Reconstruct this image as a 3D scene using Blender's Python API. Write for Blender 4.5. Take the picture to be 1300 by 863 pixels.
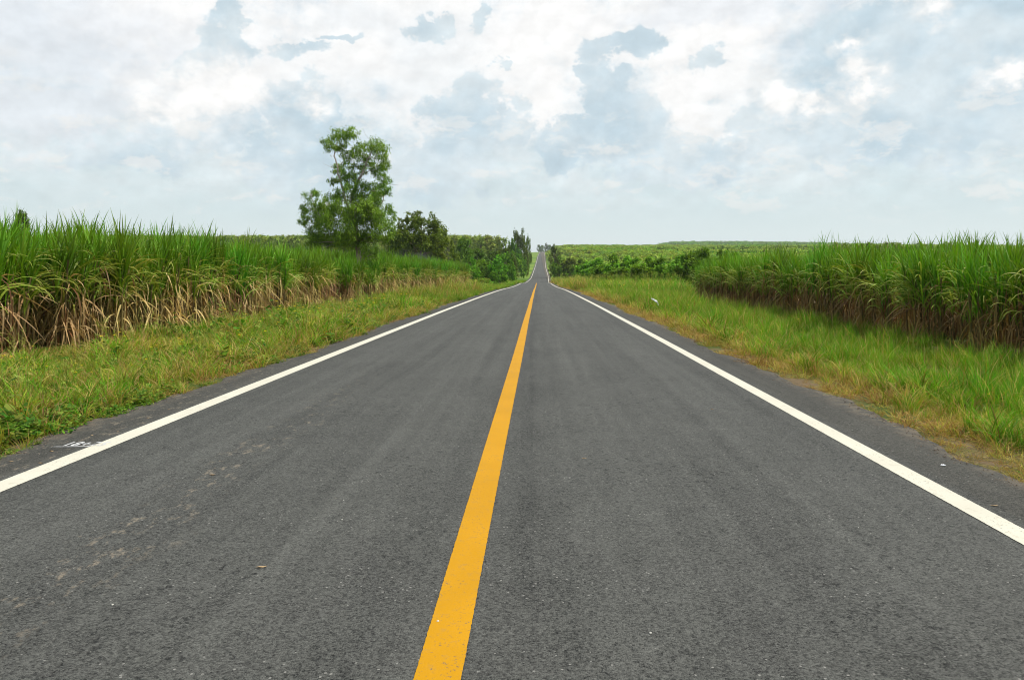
import bpy, math, random
import numpy as np
from mathutils import Vector

# ------------------------------------------------------------------ clear
for o in list(bpy.data.objects):
    bpy.data.objects.remove(o, do_unlink=True)
scene = bpy.context.scene
col = scene.collection
R = math.radians
PPX, PPY, FPX, CAMZ = 683.0, 330.0, 990.0, 1.556     # principal point and focal length of the photograph, eye height

# ------------------------------------------------------------------ camera
cam = bpy.data.cameras.new('camera')
cam_o = bpy.data.objects.new('camera', cam)
col.objects.link(cam_o)
cam.sensor_width = 36.0
cam.lens = FPX / 1300 * 36
cam.shift_x = (650 - PPX) / 1300
cam.shift_y = -(431.5 - PPY) / 1300
cam.clip_start = 0.1
cam.clip_end = 20000
cam_o.location = (0, 0, CAMZ)
cam_o.rotation_euler = (R(90), 0, 0)
scene.camera = cam_o

# ------------------------------------------------------------------ exposure
scene.view_settings.view_transform = 'Standard'
scene.view_settings.look = 'None'
scene.view_settings.exposure = 0.0
scene.view_settings.gamma = 1.0
scene.view_settings.use_curve_mapping = False
scene.render.engine = 'CYCLES'
scene.cycles.use_denoising = True
scene.cycles.filter_width = 1.05
scene.cycles.max_bounces = 5
scene.cycles.diffuse_bounces = 2
scene.cycles.transmission_bounces = 3
scene.cycles.transparent_max_bounces = 8
scene.cycles.volume_bounces = 0

SUN_EL, SUN_AZ = 57.0, 90.0      # degrees; azimuth clockwise from the view direction (+Y)

# ------------------------------------------------------------------ node helper
class NT:
    """tiny wrapper to write node graphs as expressions"""
    def __init__(s, tree):
        s.t = tree
    def n(s, typ, **kw):
        nd = s.t.nodes.new(typ)
        for k, v in kw.items():
            setattr(nd, k, v)
        return nd
    def put(s, sock, v):
        if isinstance(v, bpy.types.NodeSocket):
            s.t.links.new(v, sock)
        elif v is not None:
            if hasattr(sock.default_value, '__len__') and not hasattr(v, '__len__'):
                v = [v] * len(sock.default_value)
            if hasattr(sock.default_value, '__len__') and len(sock.default_value) == 4 and len(v) == 3:
                v = (*v, 1)
            sock.default_value = v
    def m(s, op, a=None, b=None, c=None, clamp=False):
        nd = s.n('ShaderNodeMath', operation=op, use_clamp=clamp)
        for i, v in enumerate((a, b, c)):
            if v is not None:
                s.put(nd.inputs[i], v)
        return nd.outputs[0]
    def v(s, op, a=None, b=None, scale=None):
        nd = s.n('ShaderNodeVectorMath', operation=op)
        if a is not None: s.put(nd.inputs[0], a)
        if b is not None: s.put(nd.inputs[1], b)
        if scale is not None: s.put(nd.inputs['Scale'], scale)
        return nd.outputs['Value'] if op in ('LENGTH', 'DOT_PRODUCT', 'DISTANCE') else nd.outputs[0]
    def mix(s, f, a, b, blend='MIX'):
        nd = s.n('ShaderNodeMix', data_type='RGBA', blend_type=blend)
        s.put(nd.inputs[0], f); s.put(nd.inputs[6], a); s.put(nd.inputs[7], b)
        return nd.outputs[2]
    def noise(s, vec, scale, detail=4, rough=.55, dist=0, col=False, lac=2.0):
        nd = s.n('ShaderNodeTexNoise')
        if vec is not None: s.put(nd.inputs['Vector'], vec)
        s.put(nd.inputs['Scale'], scale); s.put(nd.inputs['Detail'], detail)
        s.put(nd.inputs['Roughness'], rough); s.put(nd.inputs['Distortion'], dist); s.put(nd.inputs['Lacunarity'], lac)
        return nd.outputs[1] if col else nd.outputs[0]
    def voro(s, vec, scale, feature='F1', rnd=1):
        nd = s.n('ShaderNodeTexVoronoi', feature=feature)
        s.put(nd.inputs['Vector'], vec); s.put(nd.inputs['Scale'], scale); s.put(nd.inputs['Randomness'], rnd)
        return nd
    def ss(s, x, lo, hi, a=0., b=1.):
        nd = s.n('ShaderNodeMapRange', interpolation_type='SMOOTHSTEP')
        s.put(nd.inputs[0], x)
        for i, q in enumerate((lo, hi, a, b)): s.put(nd.inputs[1 + i], q)
        return nd.outputs[0]
    def sep(s, vec):
        nd = s.n('ShaderNodeSeparateXYZ'); s.put(nd.inputs[0], vec); return nd.outputs
    def comb(s, x, y, z):
        nd = s.n('ShaderNodeCombineXYZ')
        for i, q in enumerate((x, y, z)): s.put(nd.inputs[i], q)
        return nd.outputs[0]

# ------------------------------------------------------------------ world: Nishita air with a broken cloud deck
world = bpy.data.worlds.new('World')
scene.world = world
world.use_nodes = True
world.cycles.sampling_method = 'MANUAL'
world.cycles.sample_map_resolution = 256
wt = world.node_tree
wt.nodes.clear()
W = NT(wt)
wout = W.n('ShaderNodeOutputWorld')
bg = W.n('ShaderNodeBackground')
bg.inputs[1].default_value = 0.1
wt.links.new(bg.outputs[0], wout.inputs[0])
sky = W.n('ShaderNodeTexSky', sky_type='NISHITA', sun_disc=False)
sky.sun_elevation = R(SUN_EL)
sky.sun_rotation = R(SUN_AZ)
sky.air_density = 1.0
sky.dust_density = 2.0
dirv = W.n('ShaderNodeTexCoord').outputs['Generated']
dx, dy, dz = W.sep(dirv)[0:3]
az = W.m('ARCTAN2', dx, dy)
el = W.m('ARCSINE', dz)
flat = W.comb(az, el, 0.0)
# cumulus outlines: warp the sky coordinates with coarse and fine turbulence
stretched = W.v('MULTIPLY', dirv, (1, 1, 1.25))
n1 = W.v('SUBTRACT', W.noise(stretched, 7.0, 3, .5, col=True), (.5, .5, .5))
n2 = W.v('SUBTRACT', W.noise(stretched, 26.0, 6, .62, col=True), (.5, .5, .5))
warp = W.v('ADD', W.v('SCALE', n1, scale=.10), W.v('SCALE', n2, scale=.070))
pw = W.v('ADD', flat, warp)
fb = W.noise(stretched, 15.0, 7, .56)
fb2 = W.noise(W.v('MULTIPLY', dirv, (1, 1, 2.6)), 9.0, 8, .6)
fb3 = W.noise(W.v('MULTIPLY', dirv, (1, 1, 1.8)), 4.5, 5, .55)
shift_ = W.v('ADD', stretched, (-.006, 0, .016))
relief = W.m('SUBTRACT', W.noise(stretched, 27.0, 5, .58), W.noise(shift_, 27.0, 5, .58))
bil = W.voro(W.v('ADD', stretched, W.v('SCALE', n2, scale=.05)), 38.0, 'SMOOTH_F1').outputs[0]

def skyblobs(lst):
    acc = None
    for x, y, rx, ry in lst:
        a = math.atan2(x - PPX, FPX); h = math.hypot(FPX, x - PPX); e = math.atan2(PPY - y, h)
        q = W.v('MULTIPLY', W.v('SUBTRACT', pw, (a, e, 0)), (FPX / rx, FPX / ry, 0))
        l = W.m('SUBTRACT', 1.0, W.v('LENGTH', q))
        acc = l if acc is None else W.m('MAXIMUM', acc, l)
    return acc
fine = W.noise(stretched, 44.0, 6, .60)
edge = W.m('ADD', W.m('ADD', W.m('MULTIPLY', W.m('SUBTRACT', fb, .5), 1.6), W.m('MULTIPLY', W.m('SUBTRACT', fine, .5), 1.5)), W.m('MULTIPLY', W.m('SUBTRACT', .32, bil), .6))
# far, unclouded part: pale blue-green air, whiter towards the zenith
air = W.mix(W.ss(el, .0, .30), (7.2, 8.45, 8.6), (6.8, 7.9, 8.7))
air = W.mix(.10, air, sky.outputs[0])
# thin high veil, everywhere
veil = W.ss(W.m('ADD', W.m('MULTIPLY', fb2, .6), W.m('MULTIPLY', fb3, .4)), .40, .64)
veil = W.m('MULTIPLY', veil, W.ss(el, .02, .16))
c = W.mix(W.m('MULTIPLY', veil, .75), air, (8.9, 9.25, 9.35))
# bright sunlit veil
white = skyblobs([(520, 50, 330, 120), (800, 40, 260, 90), (330, 90, 170, 90), (620, 120, 200, 80), (900, 130, 120, 110), (250, 20, 200, 60), (1120, 10, 80, 30)])
white = W.ss(W.m('ADD', white, W.m('MULTIPLY', edge, .5)), -.12, .55)
c = W.mix(W.m('MULTIPLY', white, W.ss(fb3, .30, .60, .65, 1)), c, (10.0, 9.98, 9.9))
# lavender-grey sheet top left
sheet = skyblobs([(120, 60, 230, 90), (60, 140, 170, 60), (880, 5, 170, 26)])
sheet = W.ss(W.m('ADD', sheet, W.m('MULTIPLY', edge, .3)), 0, .7)
c = W.mix(W.m('MULTIPLY', sheet, .75), c, (8.35, 8.7, 9.1))
# blue-grey cumulus bodies, sharp on top, dissolving below
dark = skyblobs([(600, 135, 42, 38), (585, 175, 58, 60), (555, 215, 70, 50), (640, 165, 40, 35),
                 (450, 195, 95, 50), (380, 150, 60, 45), (345, 205, 60, 50),
                 (800, 48, 58, 30), (760, 62, 44, 22), (838, 40, 26, 18), (905, 78, 26, 16), (745, 105, 30, 28), (775, 135, 62, 50), (735, 180, 66, 34), (815, 175, 70, 50), (880, 215, 90, 40),
                 (1060, 45, 56, 50), (1110, 85, 100, 75), (1220, 70, 130, 85), (1050, 150, 120, 55), (970, 170, 60, 34), (1180, 160, 170, 60), (1260, 20, 90, 50), (1090, 20, 60, 26),
                 (245, 158, 82, 26), (160, 190, 70, 26), (298, 18, 22, 30), (288, 50, 30, 26), (250, 64, 40, 14), (228, 76, 24, 16), (530, 56, 26, 16), (552, 42, 20, 14), (606, 28, 14, 18), (620, 8, 18, 14), (632, 82, 12, 12), (420, 46, 22, 8), (374, 62, 32, 15)])
dark = W.m('ADD', W.m('MULTIPLY', W.ss(W.m('ADD', dark, W.m('MULTIPLY', edge, .55)), -.30, .55), .36), W.m('MULTIPLY', W.ss(W.m('ADD', dark, W.m('MULTIPLY', edge, .75)), -.02, .26), .62))
dfade = W.ss(W.m('ADD', el, W.m('MULTIPLY', W.m('SUBTRACT', fb, .5), .08)), .045, .125, .30, 1)
fsoft = W.noise(stretched, 11.0, 4, .5)
body = W.mix(W.ss(fsoft, .36, .66), (5.35, 6.75, 7.6), (7.3, 8.25, 8.7))
c = W.mix(W.m('MULTIPLY', W.m('MULTIPLY', dark, dfade), .92), c, body)
# sunlit heads
head = skyblobs([(240, 110, 62, 42), (205, 128, 34, 24), (290, 112, 40, 26), (872, 150, 20, 24), (1072, 74, 18, 12), (992, 134, 32, 22), (1036, 128, 20, 14),
                 (1284, 100, 28, 12), (1135, 2, 44, 12), (1190, 18, 20, 14), (1100, 100, 24, 14), (385, 140, 20, 14)])
halo = W.ss(W.m('ADD', head, W.m('MULTIPLY', edge, .8)), -.75, .35)
c = W.mix(W.m('MULTIPLY', halo, .55), c, (9.5, 9.5, 9.4))
head = W.ss(W.m('ADD', head, W.m('MULTIPLY', edge, .9)), .0, .75)
c = W.mix(W.m('MULTIPLY', head, .9), c, (10.4, 10.35, 10.2))
c = W.v('SCALE', c, scale=W.m('ADD', 1.0, W.m('MULTIPLY', W.m('MULTIPLY', relief, W.ss(el, .03, .10)), .32)))
# small cream puffs low over the horizon
low = W.ss(W.noise(W.v('ADD', W.v('MULTIPLY', dirv, (1, 1, 2.4)), W.v('SCALE', n2, scale=.05)), 17.0, 7, .6), .53, .66)
low = W.m('MULTIPLY', low, W.m('MULTIPLY', W.ss(el, .03, .08), W.ss(el, .26, .15)))
c = W.mix(W.m('MULTIPLY', low, .5), c, (9.2, 9.15, 8.9))
c = W.mix(W.ss(el, .07, -.01), c, (8.1, 9.0, 8.9))
wt.links.new(c, bg.inputs[0])

# ------------------------------------------------------------------ sun
sun = bpy.data.lights.new('sun', 'SUN')
sun.energy = 4.8
sun.angle = R(1.5)
sun.color = (1.0, .95, .86)
sun_o = bpy.data.objects.new('sun', sun)
col.objects.link(sun_o)
sd = Vector((math.sin(R(SUN_AZ)) * math.cos(R(SUN_EL)), math.cos(R(SUN_AZ)) * math.cos(R(SUN_EL)), math.sin(R(SUN_EL))))
sun_o.rotation_euler = sd.to_track_quat('Z', 'Y').to_euler()
sun_o.location = (60, -40, 120)

# ------------------------------------------------------------------ tagging and mesh helpers
def tag(o, label=None, cat=None, group=None, kind=None):
    if label: o['label'] = label
    if cat: o['category'] = cat
    if group: o['group'] = group
    if kind: o['kind'] = kind
    return o

def mesh(name, V, F, C=None, mat=None, smooth=False):
    me = bpy.data.meshes.new(name)
    V = np.asarray(V, dtype=np.float32)
    me.from_pydata(V.tolist(), [], F if isinstance(F, list) else F.tolist())
    if C is not None:
        at = me.attributes.new('col', 'FLOAT_COLOR', 'POINT')
        C4 = np.ones((len(V), 4), np.float32); C4[:, :3] = C
        at.data.foreach_set('color', C4.ravel())
    if mat: me.materials.append(mat)
    if smooth:
        me.polygons.foreach_set('use_smooth', [True] * len(me.polygons))
    me.update()
    return me

def obj(name, me, parent=None, link=True):
    o = bpy.data.objects.new(name, me)
    if link: col.objects.link(o)
    if parent: o.parent = parent
    return o

def empty(name, loc, rz=0, s=1.0):
    o = bpy.data.objects.new(name, None)
    o.empty_display_size = .2
    col.objects.link(o)
    o.location = loc
    o.rotation_euler = (0, 0, rz)
    o.scale = (s, s, s) if not hasattr(s, '__len__') else s
    return o

class Geo:
    """collects strips / leaves / tubes with per-vertex colours"""
    def __init__(s):
        s.V, s.F, s.C, s.n = [], [], [], 0
    def add(s, V, F, C):
        s.V.append(np.asarray(V, float)); s.C.append(np.asarray(C, float) * np.ones((len(V), 1)))
        s.F.extend([[i + s.n for i in f] for f in F]); s.n += len(V)
    def strip(s, P, side, w, C):
        """ribbon along points P (n,3) with half-widths w (n,), side (n,3), colours C (n,3)"""
        n = len(P)
        V = np.empty((2 * n, 3)); V[0::2] = P - side * w[:, None]; V[1::2] = P + side * w[:, None]
        F = [[2 * i, 2 * i + 1, 2 * i + 3, 2 * i + 2] for i in range(n - 1)]
        s.add(V, F, np.repeat(C, 2, axis=0))
    def tube(s, P, r, k, C):
        P = np.asarray(P, float); n = len(P)
        V, F = [], []
        for i in range(n):
            d = P[min(i + 1, n - 1)] - P[max(i - 1, 0)]
            d /= (np.linalg.norm(d) + 1e-9)
            u = np.cross(d, (0.31, .95, .05)); u /= (np.linalg.norm(u) + 1e-9)
            v = np.cross(d, u)
            for j in range(k):
                a = 2 * math.pi * j / k
                V.append(P[i] + r[i] * (math.cos(a) * u + math.sin(a) * v))
        for i in range(n - 1):
            for j in range(k):
                F.append([i * k + j, i * k + (j + 1) % k, (i + 1) * k + (j + 1) % k, (i + 1) * k + j])
        C = np.asarray(C, float)
        s.add(V, F, np.repeat(C, k, axis=0) if C.ndim == 2 else C[None])
    def me(s, name, mat, smooth=False):
        return mesh(name, np.concatenate(s.V), s.F, np.concatenate(s.C), mat, smooth)

def blade(g, base, az_, el0, length, droop, w, c0, c1, seg=6, rng=np.random, widest=.35, power=1.5, curl=0.0):
    """one grass or cane blade bending under its weight"""
    t = np.linspace(0, 1, seg + 1)
    e = el0 - droop * t ** power
    a = az_ + curl * t
    d = np.stack([np.cos(e) * np.cos(a), np.cos(e) * np.sin(a), np.sin(e)], 1)
    P = np.zeros((seg + 1, 3)); P[1:] = np.cumsum(d[:-1] * (length / seg), 0); P += base
    tw = rng.uniform(-.9, .9)
    sx = np.stack([-np.sin(a), np.cos(a), np.zeros_like(a)], 1)
    up = np.cross(sx, d)
    side = sx * math.cos(tw) + up * math.sin(tw)
    prof = np.minimum(.45 + t / widest * .55, 1) * np.clip((1 - t) / (1 - widest), 0, 1) ** .75
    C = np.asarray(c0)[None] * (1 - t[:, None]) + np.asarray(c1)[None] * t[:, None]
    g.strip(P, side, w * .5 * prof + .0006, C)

def lin(r, g_, b):
    f = lambda c_: ((c_ / 255 + .055) / 1.055) ** 2.4 if c_ > 10 else c_ / 255 / 12.92
    return np.array((f(r), f(g_), f(b)))

# ------------------------------------------------------------------ materials
def new_mat(name):
    m = bpy.data.materials.new(name); m.use_nodes = True
    m.node_tree.nodes.clear()
    return m, NT(m.node_tree)

def plant_mat(name, trans=.35, rough=.5, spec=.3, patch=.35, var=.25, patch_scale=.35, tint=(1, 1, 1)):
    m, N = new_mat(name)
    out = N.n('ShaderNodeOutputMaterial')
    base = N.n('ShaderNodeAttribute', attribute_name='col').outputs['Color']
    base = N.mix(1.0, base, tint, 'MULTIPLY')
    pos = N.n('ShaderNodeNewGeometry').outputs['Position']
    rnd = N.n('ShaderNodeObjectInfo').outputs['Random']
    nz = N.noise(pos, patch_scale, 4, .6)
    hs = N.n('ShaderNodeHueSaturation')
    N.put(hs.inputs['Hue'], N.m('ADD', .5, N.m('ADD', N.m('MULTIPLY', N.m('SUBTRACT', nz, .5), -.09 * patch / .35), N.m('MULTIPLY', N.m('SUBTRACT', rnd, .5), .035))))
    N.put(hs.inputs['Saturation'], 1.0)
    N.put(hs.inputs['Value'], N.m('ADD', 1.0, N.m('ADD', N.m('MULTIPLY', N.m('SUBTRACT', nz, .5), 2 * patch), N.m('MULTIPLY', N.m('SUBTRACT', rnd, .5), 2 * var))))
    N.put(hs.inputs['Color'], base)
    c_ = hs.outputs[0]
    p = N.n('ShaderNodeBsdfPrincipled')
    N.put(p.inputs['Base Color'], c_); p.inputs['Roughness'].default_value = rough
    p.inputs['Specular IOR Level'].default_value = spec
    t = N.n('ShaderNodeBsdfTranslucent')
    N.put(t.inputs[0], N.mix(1.0, c_, (1.35, 1.25, .75), 'MULTIPLY'))
    mx = N.n('ShaderNodeMixShader'); mx.inputs[0].default_value = trans
    m.node_tree.links.new(p.outputs[0], mx.inputs[1]); m.node_tree.links.new(t.outputs[0], mx.inputs[2])
    m.node_tree.links.new(mx.outputs[0], out.inputs[0])
    return m

M_CANE = plant_mat('cane leaf', .28, .5, .16, .30, .25)
M_GRASS = plant_mat('verge grass', .34, .6, .12, .40, .28, .55)
M_LEAF = plant_mat('tree leaf', .30, .5, .2, .25, .12, .25)
M_FAR = plant_mat('distant foliage', .30, .6, .1, .45, .22, .03)

def bark_mat(name, c0, c1):
    m, N = new_mat(name)
    out = N.n('ShaderNodeOutputMaterial'); p = N.n('ShaderNodeBsdfPrincipled')
    tc = N.n('ShaderNodeTexCoord').outputs['Object']
    nz = N.noise(N.v('MULTIPLY', tc, (3, 3, .8)), 3.0, 6, .65)
    N.put(p.inputs['Base Color'], N.mix(N.ss(nz, .35, .65), c0, c1)); p.inputs['Roughness'].default_value = .85
    b = N.n('ShaderNodeBump'); N.put(b.inputs['Height'], nz); b.inputs['Strength'].default_value = .5; b.inputs['Distance'].default_value = .03
    m.node_tree.links.new(b.outputs[0], p.inputs['Normal']); m.node_tree.links.new(p.outputs[0], out.inputs[0])
    return m
M_PALEBARK = bark_mat('pale eucalyptus bark', (.42, .36, .29), (.20, .16, .12))
M_BARK = bark_mat('brown bark', (.16, .11, .075), (.07, .05, .035))

def asphalt_mat():
    m, N = new_mat('worn asphalt')
    out = N.n('ShaderNodeOutputMaterial'); p = N.n('ShaderNodeBsdfPrincipled')
    tc = N.n('ShaderNodeTexCoord').outputs['Object']
    x, y, z = N.sep(tc)[0:3]
    # aggregate: crushed stones 6-12 mm in bitumen
    vo = N.voro(tc, 105.0); st = N.sep(vo.outputs['Color'])[0]
    vs = N.voro(tc, 230.0); st2 = N.sep(vs.outputs['Color'])[1]
    big = N.noise(tc, .55, 5, .6)
    mid = N.noise(N.v('MULTIPLY', tc, (1, .35, 1)), 3.2, 5, .6)
    fine = N.noise(tc, 42.0, 3, .7)
    v = N.m('ADD', .056, N.m('MULTIPLY', N.m('SUBTRACT', big, .5), .026))
    v = N.m('ADD', v, N.m('MULTIPLY', N.m('SUBTRACT', mid, .5), .020))
    v = N.m('ADD', v, N.m('MULTIPLY', N.m('SUBTRACT', st, .5), .062))
    v = N.m('ADD', v, N.m('MULTIPLY', N.m('SUBTRACT', st2, .5), .042))
    v = N.m('ADD', v, N.m('MULTIPLY', N.m('SUBTRACT', fine, .5), .06))
    # wheel paths polished a little paler, the lane edges darker
    def band(c_, w): return N.ss(N.m('ABSOLUTE', N.m('SUBTRACT', N.m('ADD', x, N.m('MULTIPLY', N.m('SUBTRACT', big, .5), .5)), c_)), w, 0.0)
    wheels = N.m('ADD', N.m('ADD', band(-3.0, .55), band(-1.35, .5)), N.m('ADD', band(.55, .5), band(2.1, .55)))
    v = N.m('ADD', v, N.m('MULTIPLY', wheels, .006))
    streak = N.noise(N.v('MULTIPLY', tc, (4.5, .10, 1)), 1.0, 6, .62)
    v = N.m('ADD', v, N.m('MULTIPLY', N.m('SUBTRACT', streak, .5), .058))
    v = N.m('ADD', v, N.m('MULTIPLY', N.m('SUBTRACT', N.noise(N.v('MULTIPLY', tc, (1, .5, 1)), 9.0, 5, .65), .5), .030))
    v = N.m('SUBTRACT', v, N.m('MULTIPLY', band(-.13, .16), .009))
    # dark pits where the binder has come away, drawn out along the traffic
    pitn = N.noise(N.v('MULTIPLY', tc, (1, .8, 1)), 22.0, 4, .6)
    pit = N.m('MULTIPLY', N.ss(pitn, .60, .70), N.ss(N.noise(tc, .9, 3), .38, .60))
    v = N.m('MULTIPLY', v, N.m('SUBTRACT', 1.0, N.m('MULTIPLY', pit, .6)))
    c_ = N.v('MULTIPLY', N.comb(v, v, v), (1.0, 1.0, .905))
    nd = N.n('ShaderNodeMix', data_type='RGBA'); N.put(nd.inputs[0], 0.0); N.put(nd.inputs[6], c_)
    c_ = nd.outputs[2]
    # shoulders outside the edge lines: browner, dusty
    sh = N.m('MAXIMUM', N.ss(x, -4.02, -4.15), N.ss(x, 2.95, 3.1))
    c_ = N.mix(N.m('MULTIPLY', sh, .9), c_, N.mix(1.0, c_, (.84, .80, .74), 'MULTIPLY'))
    # pale stones
    chip = N.m('MULTIPLY', N.m('GREATER_THAN', N.sep(N.voro(tc, 60.0).outputs['Color'])[2], .985), N.m('LESS_THAN', N.voro(tc, 60.0).outputs['Distance'], .35))
    c_ = N.mix(N.m('MULTIPLY', chip, .7), c_, (.26, .25, .23))
    # dried mud dragged in by tyres, along the left lane and the left shoulder
    mudn = N.noise(N.v('MULTIPLY', tc, (2.2, 1.0, 1)), 5.5, 6, .72)
    lane = N.ss(N.m('ABSOLUTE', N.m('SUBTRACT', N.m('ADD', x, N.m('MULTIPLY', y, .02)), N.m('ADD', -2.35, N.m('MULTIPLY', N.m('SUBTRACT', N.noise(tc, .8, 2), .5), .7)))), .34, .06)
    lane = N.m('MULTIPLY', lane, N.ss(y, 14, 6))
    lane = N.m('MAXIMUM', lane, N.m('MULTIPLY', N.ss(x, -4.02, -4.1), N.ss(y, 26, 8, 0, .9)))
    mud = N.m('MULTIPLY', N.m('MULTIPLY', N.ss(mudn, .54, .66), lane), N.ss(N.noise(tc, 38.0, 4, .7), .34, .54))
    specks = N.m('MULTIPLY', N.ss(N.noise(tc, 9.0, 3, .5), .76, .80), N.ss(N.noise(tc, .5, 2), .45, .6))
    mud = N.m('MAXIMUM', N.m('MULTIPLY', mud, .85), N.m('MULTIPLY', specks, .45))
    c_ = N.mix(mud, c_, (.21, .175, .13))
    # dust along both ragged outer edges
    dust = N.m('MAXIMUM', N.ss(x, -4.35, -4.75), N.ss(x, 3.35, 3.75))
    c_ = N.mix(N.m('MULTIPLY', N.m('MULTIPLY', dust, N.ss(N.noise(tc, 6.0, 5, .7), .40, .62)), .6), c_, (.17, .13, .09))
    N.put(p.inputs['Base Color'], c_)
    p.inputs['Roughness'].default_value = .82; p.inputs['Specular IOR Level'].default_value = .28
    h = N.m('ADD', N.m('MULTIPLY', N.m('SUBTRACT', 1.0, vo.outputs['Distance']), .5), N.m('MULTIPLY', fine, .9))
    h = N.m('SUBTRACT', h, N.m('MULTIPLY', pit, 1.2))
    b = N.n('ShaderNodeBump'); N.put(b.inputs['Height'], h); b.inputs['Strength'].default_value = .8; b.inputs['Distance'].default_value = .009
    m.node_tree.links.new(b.outputs[0], p.inputs['Normal']); m.node_tree.links.new(p.outputs[0], out.inputs[0])
    return m
M_ROAD = asphalt_mat()

def paint_mat(name, c0, wear=.62):
    m, N = new_mat(name)
    out = N.n('ShaderNodeOutputMaterial'); p = N.n('ShaderNodeBsdfPrincipled')
    tc = N.n('ShaderNodeTexCoord').outputs['Object']
    n0 = N.noise(tc, 2.0, 5, .6)
    c_ = N.mix(N.ss(n0, .3, .7), tuple(q * .90 for q in c0), c0)
    dirt = N.ss(N.noise(tc, 16.0, 6, .7), .52, .80)
    c_ = N.mix(N.m('MULTIPLY', dirt, .55), c_, (.20, .15, .08))
    worn = N.m('MULTIPLY', N.ss(N.noise(tc, 70.0, 4, .65), wear, wear + .05), N.ss(N.noise(tc, 4.0, 3), .40, .62))
    c_ = N.mix(N.m('MULTIPLY', worn, .85), c_, (.09, .088, .08))
    N.put(p.inputs['Base Color'], c_)
    p.inputs['Roughness'].default_value = .7; p.inputs['Specular IOR Level'].default_value = .15
    vo = N.voro(tc, 105.0)
    h = N.m('ADD', N.m('MULTIPLY', vo.outputs['Distance'], -.4), N.noise(tc, 60.0, 3))
    b = N.n('ShaderNodeBump'); N.put(b.inputs['Height'], h); b.inputs['Strength'].default_value = .35; b.inputs['Distance'].default_value = .004
    m.node_tree.links.new(b.outputs[0], p.inputs['Normal']); m.node_tree.links.new(p.outputs[0], out.inputs[0])
    return m
M_WHITE = paint_mat('white road paint', (.56, .53, .44), .60)
M_YELLOW = paint_mat('yellow road paint', (.47, .228, .001), .60)
M_SPRAY = paint_mat('white spray paint', (.55, .55, .55), .47)

def ground_mat():
    m, N = new_mat('grassy soil')
    out = N.n('ShaderNodeOutputMaterial'); p = N.n('ShaderNodeBsdfPrincipled')
    tc = N.n('ShaderNodeTexCoord').outputs['Object']
    x, y, z = N.sep(tc)[0:3]
    a = N.noise(tc, 1.4, 6, .65); b_ = N.noise(tc, .25, 4, .6); f = N.noise(tc, 30.0, 4, .7)
    soil = N.mix(N.ss(f, .3, .7), (.10, .068, .038), (.20, .145, .085))
    thatch = N.mix(N.ss(f, .35, .65), (.060, .062, .014), (.17, .14, .05))
    green = N.mix(N.ss(f, .35, .65), (.030, .060, .008), (.075, .115, .018))
    c_ = N.mix(N.ss(a, .42, .60), soil, thatch)
    c_ = N.mix(N.ss(b_, .42, .60), c_, green)
    # far fields: crop green
    fieldn = N.noise(N.v('MULTIPLY', tc, (.35, 1, 1)), .02, 5, .6)
    field = N.mix(N.ss(fieldn, .4, .62), (.080, .150, .018), (.17, .24, .034))
    c_ = N.mix(N.ss(y, 60, 120), c_, field)
    N.put(p.inputs['Base Color'], c_); p.inputs['Roughness'].default_value = .95; p.inputs['Specular IOR Level'].default_value = .1
    b = N.n('ShaderNodeBump'); N.put(b.inputs['Height'], f); b.inputs['Strength'].default_value = .8; b.inputs['Distance'].default_value = .04
    m.node_tree.links.new(b.outputs[0], p.inputs['Normal']); m.node_tree.links.new(p.outputs[0], out.inputs[0])
    return m
M_GROUND = ground_mat()

def plain_mat(name, c0, c1, rough=.7, scale=8.0, trans=0.0):
    m, N = new_mat(name)
    out = N.n('ShaderNodeOutputMaterial'); p = N.n('ShaderNodeBsdfPrincipled')
    tc = N.n('ShaderNodeTexCoord').outputs['Object']
    N.put(p.inputs['Base Color'], N.mix(N.ss(N.noise(tc, scale, 4, .6), .35, .65), c0, c1)); p.inputs['Roughness'].default_value = rough
    m.node_tree.links.new(p.outputs[0], out.inputs[0])
    return m

# ------------------------------------------------------------------ terrain
def pchip(xs, ys):
    xs = np.array(xs, float); ys = np.array(ys, float)
    h = np.diff(xs); dl = np.diff(ys) / h
    d = np.zeros_like(ys)
    for i in range(1, len(xs) - 1):
        if dl[i - 1] * dl[i] > 0:
            w1 = 2 * h[i] + h[i - 1]; w2 = h[i] + 2 * h[i - 1]
            d[i] = (w1 + w2) / (w1 / dl[i - 1] + w2 / dl[i])
    d[0], d[-1] = dl[0], dl[-1]
    def f(x):
        x = np.clip(np.asarray(x, float), xs[0], xs[-1])
        i = np.clip(np.searchsorted(xs, x) - 1, 0, len(xs) - 2)
        t = (x - xs[i]) / h[i]
        return ((1 + 2 * t) * (1 - t) ** 2 * ys[i] + t * (1 - t) ** 2 * h[i] * d[i]
                + t * t * (3 - 2 * t) * ys[i + 1] + t * t * (t - 1) * h[i] * d[i + 1])
    return f
zr = pchip([-60, 0, 30, 50, 80, 120, 150, 182, 205, 240, 300, 330, 468, 648, 787, 1000, 1386, 1480, 2500, 7000],
           [1.03, 0, -.515, -.9, -1.55, -2.6, -3.25, -3.87, -4.50, -5.28, -5.55, -5.15, -3.5, .9, 5.4, 9.6, 15.2, 15.0, -10, -60])
xr = pchip([-60, 180, 330, 468, 648, 1386, 7000], [0, 0, 1.4, 1.9, 3, 8, 50])
z_right = pchip([-60, 0, 50, 120, 250, 400, 600, 800, 950, 1500, 2500, 7000], [1.03, 0, -1.0, -1.6, .6, 4.0, 9.0, 14.2, 14.6, 8, -10, -60])
z_left = pchip([-60, 0, 50, 120, 250, 400, 700, 1000, 1500, 2500, 7000], [1.03, 0, -.85, -1.7, -2.0, 0.5, 5, 9, 11, -10, -60])
def sstep(x, a, b):
    t = np.clip((np.asarray(x, float) - a) / (b - a), 0, 1); return t * t * (3 - 2 * t)
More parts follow.
